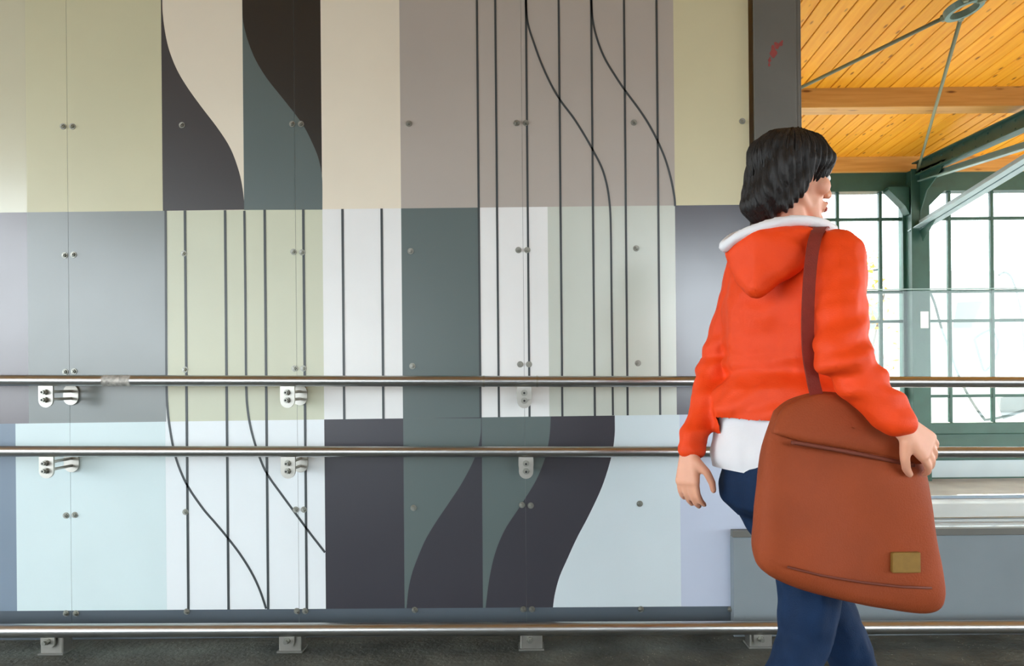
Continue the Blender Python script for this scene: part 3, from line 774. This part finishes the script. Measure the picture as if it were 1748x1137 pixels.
sh_o = remesh('shirt', b, .008, M['shirt'], person, 3, .5, wr_(12, .006))
me = sh_o.data
bmx = B(); bmx.from_mesh(me); zcut = Q(1300, 764, 2.0).z
bmesh.ops.bisect_plane(bmx, geom=bmx.verts[:] + bmx.edges[:] + bmx.faces[:], plane_co=(0, 0, zcut), plane_no=(.12, 0, 1), clear_inner=True)
bmx.to_mesh(me); bmx.free()
for an, kn, lift in ((Ran, Rkn, True), (Lan, Lkn, False)):
    b = B(); so = B()
    if lift:
        toe = Vector((an.x + .17, an.y + .11, .04)); heel = Vector((an.x - .015, an.y - .01, .13)); ball = Vector((an.x + .1, an.y + .065, .055))
    else:
        heel = Vector((an.x - .02, an.y - .01, .052)); ball = Vector((an.x + .13, an.y + .085, .047)); toe = Vector((an.x + .2, an.y + .13, .042))
    hull(b, [(heel, .036), (an, .045), (ball, .042)]); hull(b, [(ball, .042), (toe, .032)])
    shoe = remesh('shoe', b, .008, M['shoe'], person, 3)
    hull(so, [(heel - Vector((0, 0, .03)), (.036, .036, .014)), (ball - Vector((0, 0, .034)), (.044, .044, .013)), (toe - Vector((0, 0, .028)), (.034, .034, .013))])
    sl = remesh('sole', so, .008, M['sole'], None, 2); keep(sl, person)

# --- jacket with sleeves, hood and white lining
b = B()
jh = Q(1346, 700, 2.07)
hull(b, [(Rsh + Vector((0, 0, -.012)), .07), (Lsh + Vector((0, 0, -.012)), .07), (neck + Vector((0, 0, -.03)), .065), (chest + rt * .07, .13), (chest - rt * .07, .13)])
hull(b, [(chest + rt * .07, .13), (chest - rt * .07, .13), (waist + rt * .06, .115), (waist - rt * .06, .115)])
hull(b, [(waist + rt * .06, .115), (waist - rt * .06, .115), (jh + rt * .07 - fd * .025, .135), (jh - rt * .075 - fd * .03, .135)])
chain(b, [(Rsh, .078), (Rsh * .5 + Rel * .5, .066), (Rel, .062), (Rel * .5 + Rwr * .5, .054), (Rwr - (Rwr - Rel).normalized() * .0, .041)])
chain(b, [(Lsh, .078), (Lsh * .5 + Lel * .5, .064), (Lel, .056), (Lel * .5 + Lwr * .5, .048), (Lwr, .038)])
chain(b, [(neck + Vector((-.01, 0, -.03)), .078), (neck + Vector((.0, 0, .012)), .068)])
def jk(co):
    f_ = .007 * noise.noise(Vector((co.x * 7, co.y * 7, co.z * 13))) + .004 * noise.noise(co * 26)
    for el, am in ((Rel, .009), (Lel, .008)):
        dd = (co - el).length
        if dd < .17: f_ += am * (1 - dd / .17) * math.sin((co.z - co.x * .4) * 95)
    if co.z < waist.z + .1: f_ += .004 * math.sin(co.z * 70 + 5 * noise.noise(co * 6))
    return f_
jo = remesh('jacket', b, .007, M['jacket'], person, 5, .5, jk)
bmx = B(); bmx.from_mesh(jo.data); zj = Q(1300, 716, 2.0).z
# open the hem
def segd(p, a, c):
    t_ = max(0, min(1.2, (p - a).dot(c - a) / (c - a).length_squared)); return (p - a - (c - a) * t_).length
bmesh.ops.delete(bmx, geom=[f_ for f_ in bmx.faces if f_.calc_center_median().z < zj and segd(f_.calc_center_median(), Lel, Lwr) > .075 and segd(f_.calc_center_median(), Rel, Rwr) > .085], context='FACES')
bmx.to_mesh(jo.data); bmx.free()
# hood hanging down the back
b = B(); bk = -fd
hA, hB, hC_, hD = Q(1262, 432, 1.97), Q(1300, 415, 1.92), Q(1292, 486, 1.92), Q(1370, 408, 1.93)
hull(b, [(hA, .034), (hB, .042), (hC_, .036), (Q(1270, 470, 1.95), .03), (Q(1345, 440, 1.92), .05)])
hull(b, [(hB, .042), (hD, .034), (Q(1345, 440, 1.93), .05), (Q(1320, 405, 2.0), .05)])
hull(b, [(Q(1265, 425, 2.0), .03), (Q(1300, 410, 2.12), .04), (hA, .03)])
remesh('hood', b, .006, M['jacket'], person, 4, .5, wr_(14, .006))
b = B()
lin = cr([Q(1238, 420, 1.96), Q(1262, 403, 1.93), Q(1296, 389, 1.91), Q(1335, 379, 1.91), Q(1375, 377, 1.93), Q(1408, 383, 1.98), Q(1420, 392, 2.04)], 5)
chain(b, [(p, .016) for p in lin], 1)
chain(b, [(p, .02) for p in cr([Q(1238, 420, 1.96), Q(1252, 408, 2.04), Q(1290, 396, 2.13), Q(1340, 388, 2.16), Q(1400, 386, 2.12), Q(1420, 392, 2.04)], 4)], 1)
remesh('hood_lining', b, .006, M['shirt'], person, 4)

# --- shoulder bag on the near hip
bag = tag(empty('shoulder_bag', Q(1450, 1040, 1.80)), 'large rust orange shoulder bag hanging at the walking person\'s hip', 'bag')
out = [(1322, 702), (1348, 682), (1395, 669), (1440, 672), (1482, 684), (1525, 706), (1556, 738), (1572, 790), (1580, 850), (1590, 920), (1603, 985), (1602, 1028), (1580, 1043), (1540, 1043), (1470, 1031), (1400, 1014), (1345, 997), (1302, 974), (1288, 945), (1287, 900), (1293, 830), (1302, 760)]
bY = lambda px: 1.785 + (px - 1290) * .00022
o2 = [tuple(v_) for v_ in cr(out + [out[0]], 4)][:-1]
cen = Vector((sum(p[0] for p in o2) / len(o2), sum(p[1] for p in o2) / len(o2)))
def bag_pt(p, s, dep):
    u = cen + (Vector(p) - cen) * s
    th = .35 + .65 * min(1, max(0, (u.y - 665) / 150))
    q = Q(u.x, u.y, bY(u.x)); q.y += dep * th; return q
def bag_shell(scales, dep, pts, nz=.006):
    bb = B(); prev = None
    for s_, d_ in zip(scales, dep):
        ring = [bb.verts.new(bag_pt(p, s_, d_)) for p in pts]
        if prev:
            for k in range(len(pts)): bb.faces.new((prev[k], prev[(k + 1) % len(pts)], ring[(k + 1) % len(pts)], ring[k]))
        prev = ring
    return bb, prev
prof = [(.02, -.064), (.2, -.064), (.4, -.063), (.6, -.061), (.75, -.058), (.86, -.053), (.94, -.044), (.985, -.028), (1.0, -.01), (1.0, .01), (.985, .028), (.93, .045), (.8, .055), (.5, .06), (.02, .06)]
bb, last = bag_shell([p[0] for p in prof], [p[1] for p in prof], o2)
bb.verts.ensure_lookup_table(); bb.faces.new(bb.verts[:len(o2)]); bb.faces.new(last)
for v_ in bb.verts:
    v_.co.y += .016 * noise.noise(Vector((v_.co.x * 6 + v_.co.z * 2.5, 1, v_.co.z * 2.2))) + .005 * noise.noise(v_.co * 17)
bmesh.ops.recalc_face_normals(bb, faces=bb.faces[:])
keep(obj('bag_body', bb, M['bag'], smooth=True), bag)
flap = [(1312, 738), (1326, 704), (1350, 684), (1395, 672), (1440, 675), (1482, 687), (1522, 710), (1552, 742), (1562, 786), (1500, 778), (1430, 764), (1360, 752)]
f2 = [tuple(v_) for v_ in cr(flap + [flap[0]], 4)][:-1]
fc_ = Vector((1440, 728)); bb = B(); prev = None
for s_, d_ in ((.02, -.078), (.5, -.077), (.8, -.073), (.95, -.066), (1.0, -.058), (1.0, -.03)):
    ring = []
    for p in f2:
        u = fc_ + (Vector(p) - fc_) * s_; th = .42 + .6 * min(1, max(0, (u.y - 665) / 150)); q = Q(u.x, u.y, bY(u.x)); q.y += d_ * th; ring.append(bb.verts.new(q))
    if prev:
        for k in range(len(f2)): bb.faces.new((prev[k], prev[(k + 1) % len(f2)], ring[(k + 1) % len(f2)], ring[k]))
    prev = ring
bmesh.ops.recalc_face_normals(bb, faces=bb.faces[:])
keep(obj('flap', bb, M['bag'], smooth=True), bag)
bb = B(); zl = [(1352, 755), (1400, 763), (1460, 774), (1520, 786), (1560, 794)]
tube(bb, [Q(x, y, bY(x) - .074) for x, y in (tuple(v_) for v_ in cr(zl))], .005, 8); keep(tag(obj('zip', bb, M['bag_dark'], smooth=True), 'dark zip line'), bag)
bb = B(); q = Q(1546, 960, bY(1546) - .07); box(bb, q.x - .033, q.x + .033, q.y - .006, q.y + .008, q.z - .024, q.z + .024, .003); keep(tag(obj('patch', bb, M['patch']), 'olive label patch'), bag)
bb = B(); tube(bb, [Q(x, y, bY(x) - .071) for x, y in ((1345, 968), (1400, 982), (1470, 994), (1540, 1002), (1590, 1004))], .003, 6); keep(obj('seam', bb, M['bag_dark'], smooth=True), bag)
# strap over the near shoulder
def ribbon(pts, wd, th, side):
    P = cr(pts, 5); bb = B(); rs = []
    for i, p in enumerate(P):
        d_ = (P[min(i + 1, len(P) - 1)] - P[max(i - 1, 0)]).normalized(); a = (side - d_ * side.dot(d_)).normalized(); n_ = d_.cross(a)
        rs.append([bb.verts.new(p + a * sx * wd / 2 + n_ * sy * th / 2) for sx, sy in ((-1, -1), (1, -1), (1, 1), (-1, 1))])
    for i in range(len(P) - 1):
        for k in range(4): bb.faces.new((rs[i][k], rs[i][(k + 1) % 4], rs[i + 1][(k + 1) % 4], rs[i + 1][k]))
    return bb
bb = ribbon([Q(1420, 402, 2.06), Q(1405, 388, 1.98), Q(1393, 402, 1.88), Q(1384, 450, 1.835), Q(1379, 530, 1.815), Q(1380, 600, 1.80), Q(1388, 650, 1.79), Q(1394, 676, 1.793), Q(1397, 700, 1.80)], .03, .005, Vector((1, .1, 0)))
keep(tag(obj('strap', bb, M['strap'], smooth=False), 'dark red webbing strap over the shoulder'), bag)
